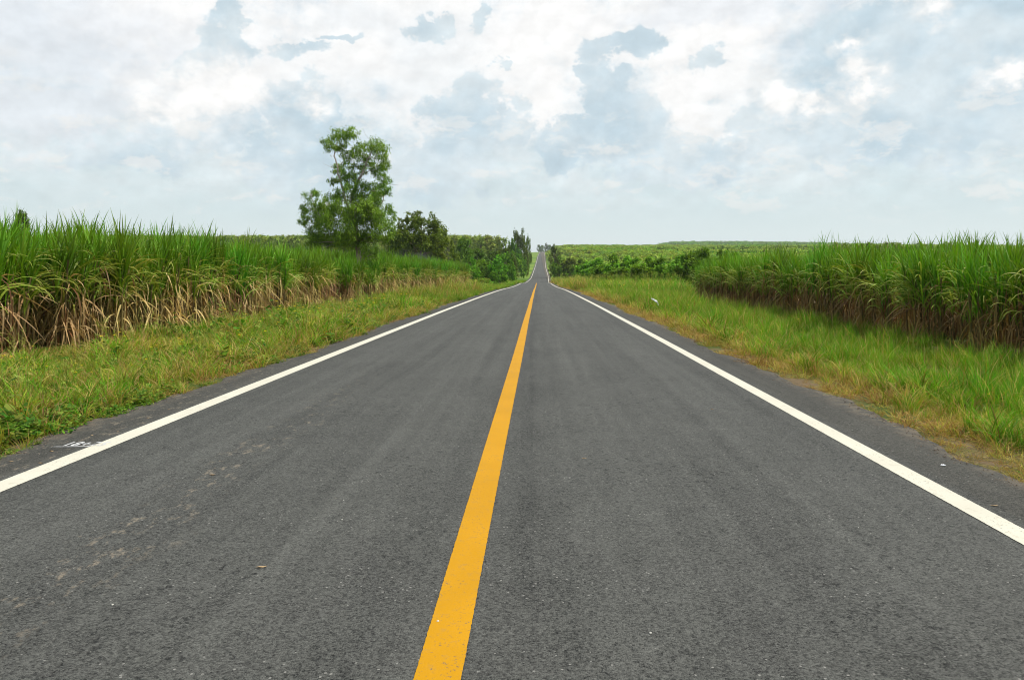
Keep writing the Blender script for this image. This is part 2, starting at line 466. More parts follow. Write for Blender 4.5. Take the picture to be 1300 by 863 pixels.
EL, ER = -4.62, 3.66                      # asphalt edges
def wob(y, s):
    return (.07 * np.sin(y * 1.31 + s) + .05 * np.sin(y * 2.9 + 2 * s) + .03 * np.sin(y * 7.3 + 3 * s) + .09 * np.sin(y * .43 + 1.7 * s))
def edge_l(y): return EL + wob(y, .4) + xr(y)
def edge_r(y): return ER + wob(y, 2.2) + xr(y)
def tz(x, y):
    x = np.asarray(x, float); y = np.asarray(y, float)
    c_ = xr(y); zc = zr(y)
    sl = (EL + c_) - x; sr = x - (ER + c_)
    wl = sstep(sl, 3, 46); wr_ = sstep(sr / (1 - .66 * sstep(y, 300, 620)), 3, 46)
    z = zc + wl * (z_left(y) - zc) + wr_ * (z_right(y) - zc)
    s_ = np.maximum(sl, sr)
    # verge: slightly below the asphalt, a shallow swale, small lumps
    z = z - .03 - .10 * sstep(s_, 0, 1.6) + .10 * sstep(s_, 3.0, 5.0)
    lump = .035 * np.sin(x * 1.7 + 1.3 * np.sin(y * .6)) * np.sin(y * 1.15 + .7) + .02 * np.sin(x * 4.1 + y * 2.3)
    z = z + lump * sstep(s_, .3, 1.5)
    z = z - .17 * sstep(-s_, .05, .4)       # cut away below the road slab
    # low mound on the left verge
    z = z + .22 * np.exp(-(((x + 7.2) / 1.6) ** 2 + ((y - 62) / 9.0) ** 2))
    # wooded ridge far right
    ridge = 34 * np.exp(-(np.abs((y - 1950) / 420)) ** 2.2) * sstep(x, 190, 330) * (1 - .34 * sstep(x, 420, 1100))
    return z + ridge

def grid_axis(segs):
    out = []
    for a, b, n in segs:
        out += list(np.linspace(a, b, n, endpoint=False))
    return out + [segs[-1][1]]
xa = grid_axis([(-6000, -1200, 10), (-1200, -250, 22), (-250, -60, 26), (-60, -16, 30), (-16, -5, 30), (-5, -3.9, 8), (-3.9, 3.0, 4), (3.0, 4.2, 8), (4.2, 16, 30), (16, 60, 30), (60, 250, 26), (250, 1200, 40), (1200, 6000, 10)])
ya = grid_axis([(-40, 2, 14), (2, 30, 90), (30, 70, 70), (70, 260, 110), (260, 900, 90), (900, 2500, 70), (2500, 7000, 12)])
gx, gy = np.meshgrid(xa, ya)
gz = tz(gx, gy)
nx, ny = len(xa), len(ya)
Vg = np.stack([gx.ravel(), gy.ravel(), gz.ravel()], 1)
ii, jj = np.meshgrid(np.arange(nx - 1), np.arange(ny - 1))
a0 = (jj * nx + ii).ravel()
Fg = np.stack([a0, a0 + 1, a0 + nx + 1, a0 + nx], 1)
ground = obj('ground', mesh('ground', Vg, Fg, None, M_GROUND, True))
tag(ground, 'grassy soil of the verges, fields and hills', 'ground', kind='structure')

# ------------------------------------------------------------------ road slab with ragged edges
ys = np.array(grid_axis([(-30, 2, 20), (2, 40, 190), (40, 110, 170), (110, 400, 150), (400, 1500, 120), (1500, 1700, 10)]))
cols = np.concatenate([[0, 0], np.linspace(0.02, .98, 15), [1, 1]])
Vr, Fr = [], []
el_, er_ = edge_l(ys), edge_r(ys); zz = zr(ys)
for k, y_ in enumerate(ys):
    for q, t in enumerate(cols):
        x_ = el_[k] + (er_[k] - el_[k]) * t
        z_ = zz[k]
        if q in (0, len(cols) - 1): z_ -= .16
        elif q in (1, len(cols) - 2): z_ -= .012
        Vr.append((x_, y_, z_))
nc = len(cols)
for k in range(len(ys) - 1):
    for q in range(nc - 1):
        a = k * nc + q
        Fr.append([a, a + 1, a + nc + 1, a + nc])
road = obj('road', mesh('road', Vr, Fr, None, M_ROAD, False))
tag(road, 'grey asphalt country road running over a dip to the horizon', 'road', kind='structure')

def line_strip(name, cx, width, y0, y1, mat, z=.004, seed=0):
    rs = np.random.RandomState(seed)
    yy = np.concatenate([np.arange(y0, 14, .02), np.arange(14, 60, .25), np.arange(60, 300, 1.5), np.arange(300, 1500, 8)])
    yy = yy[yy <= y1]
    jl = rs.uniform(-1, 1, len(yy)) * .0016 * (yy < 30) + .004 * np.sin(yy * .31 + seed)
    jr = rs.uniform(-1, 1, len(yy)) * .0016 * (yy < 30) + .004 * np.sin(yy * .31 + seed)
    c_ = cx + xr(yy); zz_ = np.interp(yy, ys, zz) + z
    V = np.empty((2 * len(yy), 3))
    V[0::2] = np.stack([c_ - width / 2 + jl, yy, zz_], 1); V[1::2] = np.stack([c_ + width / 2 + jr, yy, zz_], 1)
    F = [[2 * i, 2 * i + 1, 2 * i + 3, 2 * i + 2] for i in range(len(yy) - 1)]
    return obj(name, mesh(name, V, F, None, mat), road)
l1 = line_strip('edge_line', -3.92, .20, -20, 1500, M_WHITE, seed=1); l1['label'] = 'white painted line along the left road edge'
l2 = line_strip('edge_line', 2.867, .175, -20, 1500, M_WHITE, seed=2); l2['label'] = 'white painted line along the right road edge'
l3 = line_strip('centre_line', -.383, .182, -20, 200, M_YELLOW, seed=3); l3['label'] = 'solid yellow painted line down the middle'

# sprayed survey figures on the left shoulder
cu = bpy.data.curves.new('painted_number', 'FONT')
cu.body = '18+25'; cu.size = .20; cu.space_character = 1.08; cu.offset = .004
to = bpy.data.objects.new('painted_number', cu); col.objects.link(to)
bpy.context.view_layer.update()
dg = bpy.context.evaluated_depsgraph_get()
me_t = bpy.data.meshes.new_from_object(to.evaluated_get(dg))
bpy.data.objects.remove(to)
me_t.materials.clear(); me_t.materials.append(M_SPRAY)
num = obj('painted_number', me_t, road)
w_ = max(v.co.x for v in me_t.vertices)
num.location = (-4.30, 7.02, float(zr(7.0)) + .005); num.scale = (.38 / w_, 1.15, 1)
num.rotation_euler = (-.0172, 0, 0)
num['label'] = 'small white sprayed number on the left shoulder'
un = obj('painted_underline', mesh('painted_underline', [(-4.36, 6.965, float(zr(6.965)) + .006), (-4.02, 6.975, float(zr(6.975)) + .006), (-4.02, 7.0, float(zr(7.0)) + .006), (-4.34, 6.99, float(zr(6.99)) + .006)], [[0, 1, 2, 3]], None, M_SPRAY), road)

# ------------------------------------------------------------------ scatter: one object of many instances (stuff)
def scatter(name, pts, rots, scls, idxs, sources, label, cat):
    """pts (n,3), rots (n,) about z with small tilt, scls (n,) or (n,3); sources = list of meshes"""
    colx = bpy.data.collections.new(name + '_source')
    for i, me in enumerate(sources):
        so = bpy.data.objects.new('%s_source_%02d' % (name, i), me); colx.objects.link(so)
    me = bpy.data.meshes.new(name)
    me.from_pydata(np.asarray(pts, float).tolist(), [], [])
    n = len(pts)
    rng = np.random.RandomState(n)
    rv = np.zeros((n, 3), np.float32); rv[:, 0] = rng.uniform(-.10, .10, n); rv[:, 1] = rng.uniform(-.10, .10, n); rv[:, 2] = rots
    sv = np.asarray(scls, np.float32)
    if sv.ndim == 1: sv = np.repeat(sv[:, None], 3, 1)
    a = me.attributes.new('rot', 'FLOAT_VECTOR', 'POINT'); a.data.foreach_set('vector', rv.ravel())
    a = me.attributes.new('scl', 'FLOAT_VECTOR', 'POINT'); a.data.foreach_set('vector', sv.astype(np.float32).ravel())
    a = me.attributes.new('idx', 'INT', 'POINT'); a.data.foreach_set('value', np.asarray(idxs, np.int32))
    o = obj(name, me)
    ng = bpy.data.node_groups.new(name + '_scatter', 'GeometryNodeTree')
    ng.interface.new_socket('Geometry', in_out='INPUT', socket_type='NodeSocketGeometry')
    ng.interface.new_socket('Geometry', in_out='OUTPUT', socket_type='NodeSocketGeometry')
    L = ng.links
    gi = ng.nodes.new('NodeGroupInput'); go = ng.nodes.new('NodeGroupOutput')
    ci = ng.nodes.new('GeometryNodeCollectionInfo'); ci.inputs['Collection'].default_value = colx
    ci.inputs['Separate Children'].default_value = True; ci.inputs['Reset Children'].default_value = True
    ip = ng.nodes.new('GeometryNodeInstanceOnPoints'); ip.inputs['Pick Instance'].default_value = True
    def na(nm, dt):
        q = ng.nodes.new('GeometryNodeInputNamedAttribute'); q.data_type = dt; q.inputs[0].default_value = nm; return q.outputs[0]
    L.new(gi.outputs[0], ip.inputs['Points']); L.new(ci.outputs[0], ip.inputs['Instance'])
    L.new(na('rot', 'FLOAT_VECTOR'), ip.inputs['Rotation']); L.new(na('scl', 'FLOAT_VECTOR'), ip.inputs['Scale']); L.new(na('idx', 'INT'), ip.inputs['Instance Index'])
    L.new(ip.outputs[0], go.inputs[0])
    md = o.modifiers.new('scatter', 'NODES'); md.node_group = ng
    tag(o, label, cat, kind='stuff')
    return o

# ------------------------------------------------------------------ sugarcane
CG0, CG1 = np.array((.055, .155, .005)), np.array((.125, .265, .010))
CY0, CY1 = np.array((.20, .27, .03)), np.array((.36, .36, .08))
CD0, CD1 = np.array((.50, .345, .135)), np.array((.62, .47, .215))
CB0 = np.array((.17, .09, .035))
def cane_variant(seed, n=13, skirt=1.0, arch=1.0, tan=1.0):
    rs = np.random.RandomState(seed)
    gs, gg, gd = Geo(), Geo(), Geo()
    for k in range(n):
        a = rs.uniform(0, 2 * math.pi); r = .34 * math.sqrt(rs.uniform(0, 1))
        b = np.array((r * math.cos(a), r * math.sin(a), 0))
        h = rs.uniform(1.45, 1.95); lean = rs.uniform(.01, .11); la = a + rs.uniform(-.8, .8)
        t = np.linspace(0, 1, 6)
        P = b + np.stack([lean * h * t ** 1.4 * math.cos(la), lean * h * t ** 1.4 * math.sin(la), h * t - .05], 1)
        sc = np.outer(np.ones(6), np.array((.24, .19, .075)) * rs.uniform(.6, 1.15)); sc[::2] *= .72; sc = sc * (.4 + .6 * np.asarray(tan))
        gs.tube(P, np.full(6, rs.uniform(.013, .019)), 5, sc)
        def at(u): return np.array([np.interp(u, t, P[:, i]) for i in range(3)])
        # upright green blades of the top
        for q in range(rs.randint(11, 15)):
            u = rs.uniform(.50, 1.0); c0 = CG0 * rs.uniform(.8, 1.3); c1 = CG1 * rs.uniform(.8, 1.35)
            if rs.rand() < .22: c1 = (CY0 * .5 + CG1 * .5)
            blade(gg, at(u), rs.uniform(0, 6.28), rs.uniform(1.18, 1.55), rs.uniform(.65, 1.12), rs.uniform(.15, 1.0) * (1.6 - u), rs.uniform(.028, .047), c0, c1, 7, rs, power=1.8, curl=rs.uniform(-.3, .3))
        # arching older blades, yellowing
        for q in range(int(rs.randint(4, 8) * arch)):
            u = rs.uniform(.40, .85); f = rs.rand()
            c0 = CG1 * (1 - f) + CY0 * f; c1 = CY0 * (1 - f) + CY1 * f
            blade(gg, at(u), rs.uniform(0, 6.28), rs.uniform(.95, 1.40), rs.uniform(.75, 1.2), rs.uniform(1.5, 2.7), rs.uniform(.030, .046), c0, c1 * rs.uniform(.8, 1.1), 8, rs, power=1.4, curl=rs.uniform(-.4, .4))
        # dry blades hanging down the stalk
        for q in range(int(rs.randint(8, 13) * skirt)):
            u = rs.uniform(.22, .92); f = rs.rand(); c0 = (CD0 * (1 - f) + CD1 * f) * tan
            if rs.rand() < .25: c0 = CB0 * rs.uniform(.6, 1.7)
            if rs.rand() < .82:      # limp along the stalk
                blade(gd, at(u), rs.uniform(0, 6.28), rs.uniform(-1.1, .2), rs.uniform(.5, 1.15), rs.uniform(.9, 1.4), rs.uniform(.016, .036), c0, c0 * rs.uniform(.6, 1.1), 6, rs, power=.30, curl=rs.uniform(-.6, .6))
            else:
                blade(gd, at(u), rs.uniform(0, 6.28), rs.uniform(.1, .9), rs.uniform(.5, 1.0), rs.uniform(1.4, 2.4), rs.uniform(.014, .028), c0, c0 * rs.uniform(.7, 1.1), 6, rs, power=.7, curl=rs.uniform(-.5, .5))
    # trash blades leaning on the ground round the stool
    for q in range(16):
        a = rs.uniform(0, 6.28); r = rs.uniform(.15, .45)
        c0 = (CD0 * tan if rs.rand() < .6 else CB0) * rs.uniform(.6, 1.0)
        blade(gd, np.array((r * math.cos(a), r * math.sin(a), rs.uniform(.05, .5))), rs.uniform(0, 6.28), rs.uniform(-.3, .4), rs.uniform(.4, .8), rs.uniform(.4, 1.2), rs.uniform(.012, .026), c0, c0 * .9, 5, rs, power=.8)
    return gs, gg, gd
cane_sets = []
cane_joined = []
for s_ in range(14):
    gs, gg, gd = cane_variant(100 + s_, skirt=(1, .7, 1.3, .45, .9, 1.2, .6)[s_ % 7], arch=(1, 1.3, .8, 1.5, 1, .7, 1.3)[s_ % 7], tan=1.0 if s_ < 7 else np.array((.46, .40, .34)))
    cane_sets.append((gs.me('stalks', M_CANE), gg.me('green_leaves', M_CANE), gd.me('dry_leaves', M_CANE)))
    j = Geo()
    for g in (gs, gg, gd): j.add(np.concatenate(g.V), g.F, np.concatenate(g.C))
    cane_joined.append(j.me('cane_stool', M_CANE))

rng = np.random.RandomState(7)
def cane_clump(x, y, s, group, label):
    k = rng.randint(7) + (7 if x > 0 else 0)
    e = empty('sugarcane_clump', (x, y, float(tz(x, y))), rng.uniform(0, 6.28), (s * rng.uniform(.92, 1.1), s * rng.uniform(.92, 1.1), s * rng.uniform(.93, 1.08)))
    tag(e, label, 'sugarcane', group)
    for nm, me in zip(('stalks', 'green_leaves', 'dry_leaves'), cane_sets[k]):
        obj(nm, me, e)
def xl1(y): return -10.15 - .35 * np.sin(y * .23)
def xl2(y): return -11.3 + (y - 52) / 54 * 1.5
def xrt(y): return 8.75 + (y - 12) / 35 * 1.0
for y_ in np.arange(13.6, 45.5, .82):
    cane_clump(xl1(y_) + rng.uniform(-.22, .22), y_ + rng.uniform(-.2, .2), 1.09 - .14 * sstep(y_, 36, 46), 'sugarcane along the front of the left near field',
               'sugarcane clump with tan dry skirt in the front row of the left near field')
for y_ in np.arange(53.0, 106, 1.25):
    cane_clump(xl2(y_) + rng.uniform(-.25, .25), y_ + rng.uniform(-.25, .25), 1.2 + .22 * sstep(y_, 70, 105), 'sugarcane along the front of the left far block',
               'green sugarcane clump in the front row of the left block beyond the tall tree')
for y_ in np.arange(12.6, 47, .84):
    cane_clump(xrt(y_) + rng.uniform(-.22, .22), y_ + rng.uniform(-.2, .2), (.88 + .10 * sstep(y_, 14, 26)) - .10 * sstep(y_, 42, 47), 'sugarcane along the front of the right field',
               'dark green sugarcane clump with brown skirt in the front row of the right field')
for x_ in np.arange(10.8, 24, .95):
    cane_clump(x_ + rng.uniform(-.2, .2), 47.4 + .25 * (x_ - 9.7) + rng.uniform(-.2, .2), .80 + .16 * sstep(x_, 10, 16), 'sugarcane along the far end of the right field',
               'sugarcane clump on the far end row of the right field')

def cane_field(name, rows, label, dy=.85, s0=1.0):
    pts, ro, sc, ix = [], [], [], []
    for fx, y0, y1, off, s_ in rows:
        for y_ in np.arange(y0, y1, dy):
            x = fx(y_) + off + rng.uniform(-.25, .25); y = y_ + rng.uniform(-.3, .3)
            pts.append((x, y, float(tz(x, y)))); ro.append(rng.uniform(0, 6.28)); q = s_ * s0 * rng.uniform(.9, 1.12)
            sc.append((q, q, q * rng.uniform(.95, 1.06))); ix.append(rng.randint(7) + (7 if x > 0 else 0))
    return scatter(name, pts, ro, sc, ix, cane_joined, label, 'sugarcane')
cane_field('sugarcane_field', [(xl1, 10.5 + .4 * k, 45.5 - .1 * k, -1.25 * k, 1.09 + .003 * k) for k in range(1, 26)], 'dense mass of green sugarcane behind the left front row')
cane_field('sugarcane_field', [(xl2, 53, 106 - .5 * k, -1.3 * k, 1.28) for k in range(1, 16)], 'sugarcane mass filling the left block beyond the tall tree', 1.25)
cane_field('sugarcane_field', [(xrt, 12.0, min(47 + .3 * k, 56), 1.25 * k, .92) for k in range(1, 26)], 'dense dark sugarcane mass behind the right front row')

# ------------------------------------------------------------------ verge grasses
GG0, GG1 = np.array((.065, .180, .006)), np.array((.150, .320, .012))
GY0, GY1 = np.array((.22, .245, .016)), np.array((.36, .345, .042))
GT0, GT1 = np.array((.33, .205, .058)), np.array((.47, .34, .13))
GR0 = np.array((.26, .12, .032))
def tuft(seed, n, h, w, pal, spread=.10, droop=(.4, 1.6), el=(.9, 1.5), seg=4, seed_heads=0, sh_h=1.5, heads=True):
    rs = np.random.RandomState(seed); g = Geo()
    for k in range(n):
        a = rs.uniform(0, 6.28); r = spread * math.sqrt(rs.rand())
        p = pal[rs.choice(len(pal), p=[q[2] for q in pal])]
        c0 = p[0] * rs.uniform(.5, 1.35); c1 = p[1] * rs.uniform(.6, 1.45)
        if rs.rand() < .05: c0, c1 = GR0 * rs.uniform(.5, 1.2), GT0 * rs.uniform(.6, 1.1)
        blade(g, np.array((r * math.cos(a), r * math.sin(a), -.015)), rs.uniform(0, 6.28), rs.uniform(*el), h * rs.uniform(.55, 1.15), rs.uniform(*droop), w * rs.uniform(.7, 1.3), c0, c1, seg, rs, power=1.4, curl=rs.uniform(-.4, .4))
    for k in range(seed_heads):
        a = rs.uniform(0, 6.28); r = spread * rs.rand()
        b = np.array((r * math.cos(a), r * math.sin(a), 0)); L = h * sh_h * rs.uniform(.75, 1.15); az_ = rs.uniform(0, 6.28); dr = rs.uniform(.1, .5)
        cc = np.array((.25, .28, .06)) * rs.uniform(.7, 1.2)
        t = np.linspace(0, 1, 5); e = 1.5 - dr * t ** 2
        d = np.stack([np.cos(e) * math.cos(az_), np.cos(e) * math.sin(az_), np.sin(e)], 1)
        P = np.zeros((5, 3)); P[1:] = np.cumsum(d[:-1] * L / 4, 0); P += b
        side = np.tile(np.array((-math.sin(az_), math.cos(az_), 0)), (5, 1))
        g.strip(P, side, np.full(5, .0013), np.tile(cc, (5, 1)))
        for q in range(9 if heads else 0):
            bp = P[4] - d[4] * rs.uniform(0, .28) * L * .6
            blade(g, bp, rs.uniform(0, 6.28), rs.uniform(.5, 1.4), (.045) * rs.uniform(.6, 1.2), .8, .005, cc * 1.25, cc * 1.4, 2, rs)
    return g.me('tuft', M_GRASS)
pal_green = [(GG0, GG1, .84), (GY0, GY1, .12), (GT0, GT1, .04)]
pal_mix = [(GG0, GG1, .34), (GY0, GY1, .32), (GT0, GT1, .34)]
pal_dry = [(GG0, GG1, .08), (GY0, GY1, .27), (GT0, GT1, .45), (GR0, GT0, .20)]
pal_dead = [(GR0 * .7, GR0, .5), (GT0 * .6, GT0, .5)]
T_green = [tuft(200 + k, 34, .42, .0075, pal_green) for k in range(4)]
T_tall = [tuft(210 + k, 30, .62, .0085, pal_green, .12, (.3, 1.2), (1.1, 1.52), 5, 1, 1.25, k == 0) for k in range(4)]
T_mix = [tuft(220 + k, 36, .36, .0065, pal_mix) for k in range(5)]
T_dry = [tuft(230 + k, 40, .23, .0050, pal_dry, .12, (.5, 2.0), (.3, 1.4)) for k in range(4)]
T_seed = [tuft(240 + k, 18, .34, .0055, pal_mix, .10, (.3, 1.3), (1.0, 1.5), 4, 3, 1.5) for k in range(3)]
T_dead = [tuft(250 + k, 36, .20, .0065, pal_dead, .12, (.6, 2.2), (.0, 1.0)) for k in range(2)]

def weed(seed, n, h, leaf, cols, flowers=0, spread=.13):
    """low broad-leaved plant: stems with small oval leaves"""
    rs = np.random.RandomState(seed); g = Geo()
    for k in range(n):
        az_ = rs.uniform(0, 6.28); e = rs.uniform(.35, 1.4); L = h * rs.uniform(.6, 1.25)
        r = spread * rs.rand(); b = np.array((r * math.cos(az_ + 1), r * math.sin(az_ + 1), 0))
        d = np.array((math.cos(e) * math.cos(az_), math.cos(e) * math.sin(az_), math.sin(e)))
        tip = b + d * L
        side = np.array((-math.sin(az_), math.cos(az_), 0))
        g.strip(np.stack([b, tip]), np.stack([side, side]), np.array((.002, .001)), np.tile(cols[0] * .8, (2, 1)))
        for q in range(rs.randint(4, 8)):
            p = b + d * L * rs.uniform(.25, 1.05)
            la = rs.uniform(0, 6.28); le = rs.uniform(-.3, .7); l = leaf * rs.uniform(.6, 1.3)
            ld = np.array((math.cos(le) * math.cos(la), math.cos(le) * math.sin(la), math.sin(le)))
            ls = np.array((-math.sin(la), math.cos(la), rs.uniform(-.4, .4)))
            c_ = cols[rs.randint(len(cols))] * rs.uniform(.75, 1.3)
            g.strip(np.stack([p, p + ld * l * .35, p + ld * l * .75, p + ld * l]), np.tile(ls, (4, 1)), np.array((.10, .34, .26, .02)) * l, np.tile(c_, (4, 1)))
    for k in range(flowers):
        p = np.array((rs.uniform(-spread, spread), rs.uniform(-spread, spread), h * rs.uniform(.9, 1.25)))
        for q in range(5):
            a = q * 1.2566
            g.strip(np.stack([p, p + .022 * np.array((math.cos(a), math.sin(a), .3))]), np.tile((-math.sin(a), math.cos(a), 0), (2, 1)), np.array((.003, .009)), np.tile((.75, .52, .02), (2, 1)))
    return g.me('weed', M_GRASS)
WC = [np.array((.060, .150, .010)), np.array((.105, .20, .014)), np.array((.19, .24, .03))]
T_creep = [weed(300 + k, 22, .15, .045, WC) for k in range(3)]
T_weed = [weed(310 + k, 14, .30, .07, WC, 1) for k in range(3)]

# plume grass clumps (pale seed heads) for the far left mound
T_plume = [tuft(260 + k, 40, .70, .010, pal_mix, .16, (.2, .9), (1.1, 1.5), 4, 5, 1.0) for k in range(2)]

ALL = T_green + T_tall + T_mix + T_dry + T_seed + T_dead + T_creep + T_weed + T_plume
off = {}; k0 = 0
for nm, l in (('green', T_green), ('tall', T_tall), ('mix', T_mix), ('dry', T_dry), ('seed', T_seed), ('dead', T_dead), ('creep', T_creep), ('weed', T_weed), ('plume', T_plume)):
    off[nm] = (k0, len(l)); k0 += len(l)
def pick(nm): a, n = off[nm]; return a + rng.randint(n)
def vnoise(x, y, s=1.0, p=0.0):
    return (np.sin(x * .9 * s + 1.3 * np.sin(y * .7 * s + p)) * np.sin(y * .83 * s + 1.1 * np.sin(x * .6 * s + p * 2)) * .5 + .5)

def verge(side, name, label):
    pts, ro, sc, ix = [], [], [], []
    bands = [(3.5, 9, 60, 1.0), (9, 16, 42, 1.0), (16, 30, 24, 1.2), (30, 60, 11, 1.6), (60, 125, 4.2, 2.3), (125, 260, .9, 4.0)]
    for y0, y1, dens, mul in bands:
        wid = 6.2 if y1 <= 60 else 9.0
        n = int((y1 - y0) * wid * dens)
        yy = rng.uniform(y0, y1, n); dd = rng.uniform(-.10, wid, n) if side < 0 else rng.uniform(-.06, wid, n)
        for y, d in zip(yy, dd):
            x = float(edge_l(y)) - d if side < 0 else float(edge_r(y)) + d
            # not inside the cane
            if side < 0 and y < 46 and x < xl1(y) + rng.uniform(-.1, .4): continue
            if side > 0 and y < 47 and x > xrt(y) + rng.uniform(-.4, .1): continue
            if side < 0 and 52 < y < 106 and x < xl2(y): continue
            v = vnoise(x, y, 1.0, .3); v2 = vnoise(x, y, 2.7, 1.9); u = rng.rand(); s = mul * rng.uniform(.7, 1.2) * (.55 + .95 * vnoise(x, y, 1.6, 4.0))
            if vnoise(x, y, 2.2, 7.0) < .22 and rng.rand() < .55: continue
            if side < 0:
                if y < 9.8 and d < .45 + .6 * v2 and rng.rand() < .62: nm = 'creep'
                elif d < .45: nm = 'dry' if (u < .62 and v2 < .75) else ('creep' if u < .75 else 'mix')
                elif d > 4.1 and v2 > .22 and y < 28: nm = 'dry' if u < .72 else ('dead' if u < .84 else 'mix')
                elif v2 > .82: nm = 'weed' if u < .25 else 'green'
                elif v > .68: nm = 'green' if u < .30 else ('mix' if u < .8 else 'seed')
                else: nm = 'mix' if u < .44 else ('dry' if u < .76 else ('seed' if u < .86 else ('creep' if u < .94 else 'weed')))
                if abs(y - 62) < 13 and abs(x + 7.2) < 2.2 and u < .14: nm = 'plume'
                elif y > 44 and u < .66: nm = 'green'
            else:
                if d < .42 + .2 * v: nm = 'dry' if u < .75 else 'dead'; s *= .85
                elif d < 1.0 + .55 * v: nm = 'dry' if u < .52 else ('mix' if u < .85 else 'green')
                elif d < 1.6: nm = 'mix' if u < .35 else 'green'
                elif v2 > .82 and y > 9: nm = 'weed' if u < .3 else 'tall'
                else: nm = 'tall' if u < .50 else ('green' if u < .90 else ('seed' if u < .94 else 'mix'))
                if y > 75 and d < 2.2 and u < .15: nm = 'plume'
            if d < .15: s *= .7
            if side < 0 and y < 46: s *= 1 - .45 * sstep(d, 3.2, 5.0)
            if side > 0 and y < 60: s *= (1 - .30 * sstep(d, .9, 1.8)) * (1 - .30 * sstep(d, 3.2, 4.6))
            if side < 0 and d > .6 and y < 34: s *= 1.18
            if side < 0 and y > 38: s *= .62
            if y > 60: s = min(s, 2.3) if nm in ('tall', 'plume') else s * .75
            pts.append((x, y, float(tz(x, y)) - .005)); ro.append(rng.uniform(0, 6.28)); sc.append((s * (1 if y < 60 else 1.3), s * (1 if y < 60 else 1.3), s)); ix.append(pick(nm))
    return scatter(name, pts, ro, sc, ix, ALL, label, 'grass')
verge(-1, 'verge_grass', 'mixed green and straw grass with low weeds on the left verge')
verge(1, 'verge_grass', 'tall bright green grass with dry straw edge on the right verge')

# ------------------------------------------------------------------ trees
def leaf_cloud(g, centres, radii, n, size, pal, rs, droop=.6, aspect=.32, flat=1.0):
    """n leaves spread over clumps, each a folded diamond"""
    vol = np.array([r[0] * r[1] * r[2] for r in radii]) ** .8
    cnt = rs.multinomial(n, vol / vol.sum())
    V, C = [], []
    for c_, r, m_ in zip(centres, radii, cnt):
        if m_ == 0: continue
        # sub-clumps keep the outline uneven and leave gaps
        ns = max(3, int(m_ / 38))
        sub = rs.normal(0, 1, (ns, 3)); sub /= np.linalg.norm(sub, axis=1)[:, None]
        sub *= (rs.rand(ns, 1) ** .45) * .88
        w = rs.randint(0, ns, m_)
        p = sub[w] + rs.normal(0, .155, (m_, 3))
        P = np.asarray(c_) + p * np.asarray(r)
        tone = (.72 + .5 * rs.rand(ns))[w]
        a = rs.uniform(0, 6.28, m_); e = rs.normal(-droop, .55, m_)
        d = np.stack([np.cos(e) * np.cos(a), np.cos(e) * np.sin(a), np.sin(e)], 1)
        s_ = np.stack([-np.sin(a), np.cos(a), rs.uniform(-.6, .6, m_)], 1); s_ /= np.linalg.norm(s_, axis=1)[:, None]
        L = size * rs.uniform(.6, 1.35, m_)[:, None]
        q = np.empty((m_, 4, 3)); q[:, 0] = P; q[:, 1] = P + d * L * .45 + s_ * L * aspect * .5; q[:, 2] = P + d * L; q[:, 3] = P + d * L * .45 - s_ * L * aspect * .5
        V.append(q.reshape(-1, 3))
        pc = np.array([pal[i] for i in rs.randint(0, len(pal), m_)]) * (tone * rs.uniform(.8, 1.2, m_))[:, None]
        C.append(np.repeat(pc, 4, 0))
    V = np.concatenate(V); C = np.concatenate(C)
    F = np.arange(len(V)).reshape(-1, 4)
    g.V.append(V); g.C.append(C); g.F.extend((F + g.n).tolist()); g.n += len(V)

def limb(g, a, b, r0, r1, rs, k=6, seg=5, bend=.06, c_=(.3, .3, .3)):
    a = np.asarray(a, float); b = np.asarray(b, float)
    t = np.linspace(0, 1, seg + 1)[:, None]
    L = np.linalg.norm(b - a)
    P = a + (b - a) * t + rs.normal(0, bend * L, (seg + 1, 3)) * (t * (1 - t) * 2)
    g.tube(P, np.linspace(r0, r1, seg + 1), k, np.array(c_))
    return P

EUC = [np.array((.145, .250, .018)), np.array((.185, .300, .020)), np.array((.25, .36, .036)), np.array((.10, .175, .018))]
# the tall eucalyptus, its crown measured in the photograph, given depth of its own
TD = 52.0
def at_px(x, v, d, y=None): return np.array(((x - PPX) * d / FPX, d if y is None else y, CAMZ + (PPY - v) * d / FPX))
rs = np.random.RandomState(41)
base = at_px(456, 330, TD); base[2] = float(tz(base[0], base[1]))
clumps = [(430, 172, 12, 9), (446, 170, 10, 8), (418, 184, 9, 9), (434, 186, 9, 8), (455, 190, 10, 9), (474, 184, 12, 10), (486, 194, 9, 10), (491, 208, 6, 8), (466, 204, 11, 8), (478, 214, 10, 9), (488, 228, 9, 9), (478, 238, 9, 8), (492, 242, 6, 7),
          (441, 237, 9, 9), (451, 226, 7, 7), (437, 203, 6, 7), (459, 216, 7, 6), (447, 198, 6, 6), (430, 216, 10, 7), (442, 222, 9, 8), (426, 228, 8, 6), (448, 210, 6, 6),
          (462, 238, 11, 9), (458, 254, 13, 11), (474, 260, 13, 12), (464, 276, 15, 13), (482, 278, 11, 12), (495, 272, 7, 10), (496, 290, 7, 10), (450, 270, 12, 13), (440, 290, 14, 15), (424, 268, 12, 13), (414, 286, 13, 14), (401, 296, 11, 12), (395, 248, 9, 7), (390, 262, 8, 8), (387, 278, 7, 8), (401, 274, 11, 11), (409, 306, 11, 9), (438, 308, 12, 9), (420, 252, 9, 8), (432, 248, 9, 8), (470, 300, 11, 10), (455, 302, 11, 9), (484, 300, 8, 8), (464, 318, 8, 8), (472, 328, 6, 8), (470, 340, 5, 8), (478, 320, 5, 7), (474, 351, 4, 6), (462, 332, 4, 7), (425, 305, 12, 9), (395, 306, 7, 7), (478, 246, 8, 7)]
cen, rad = [], []
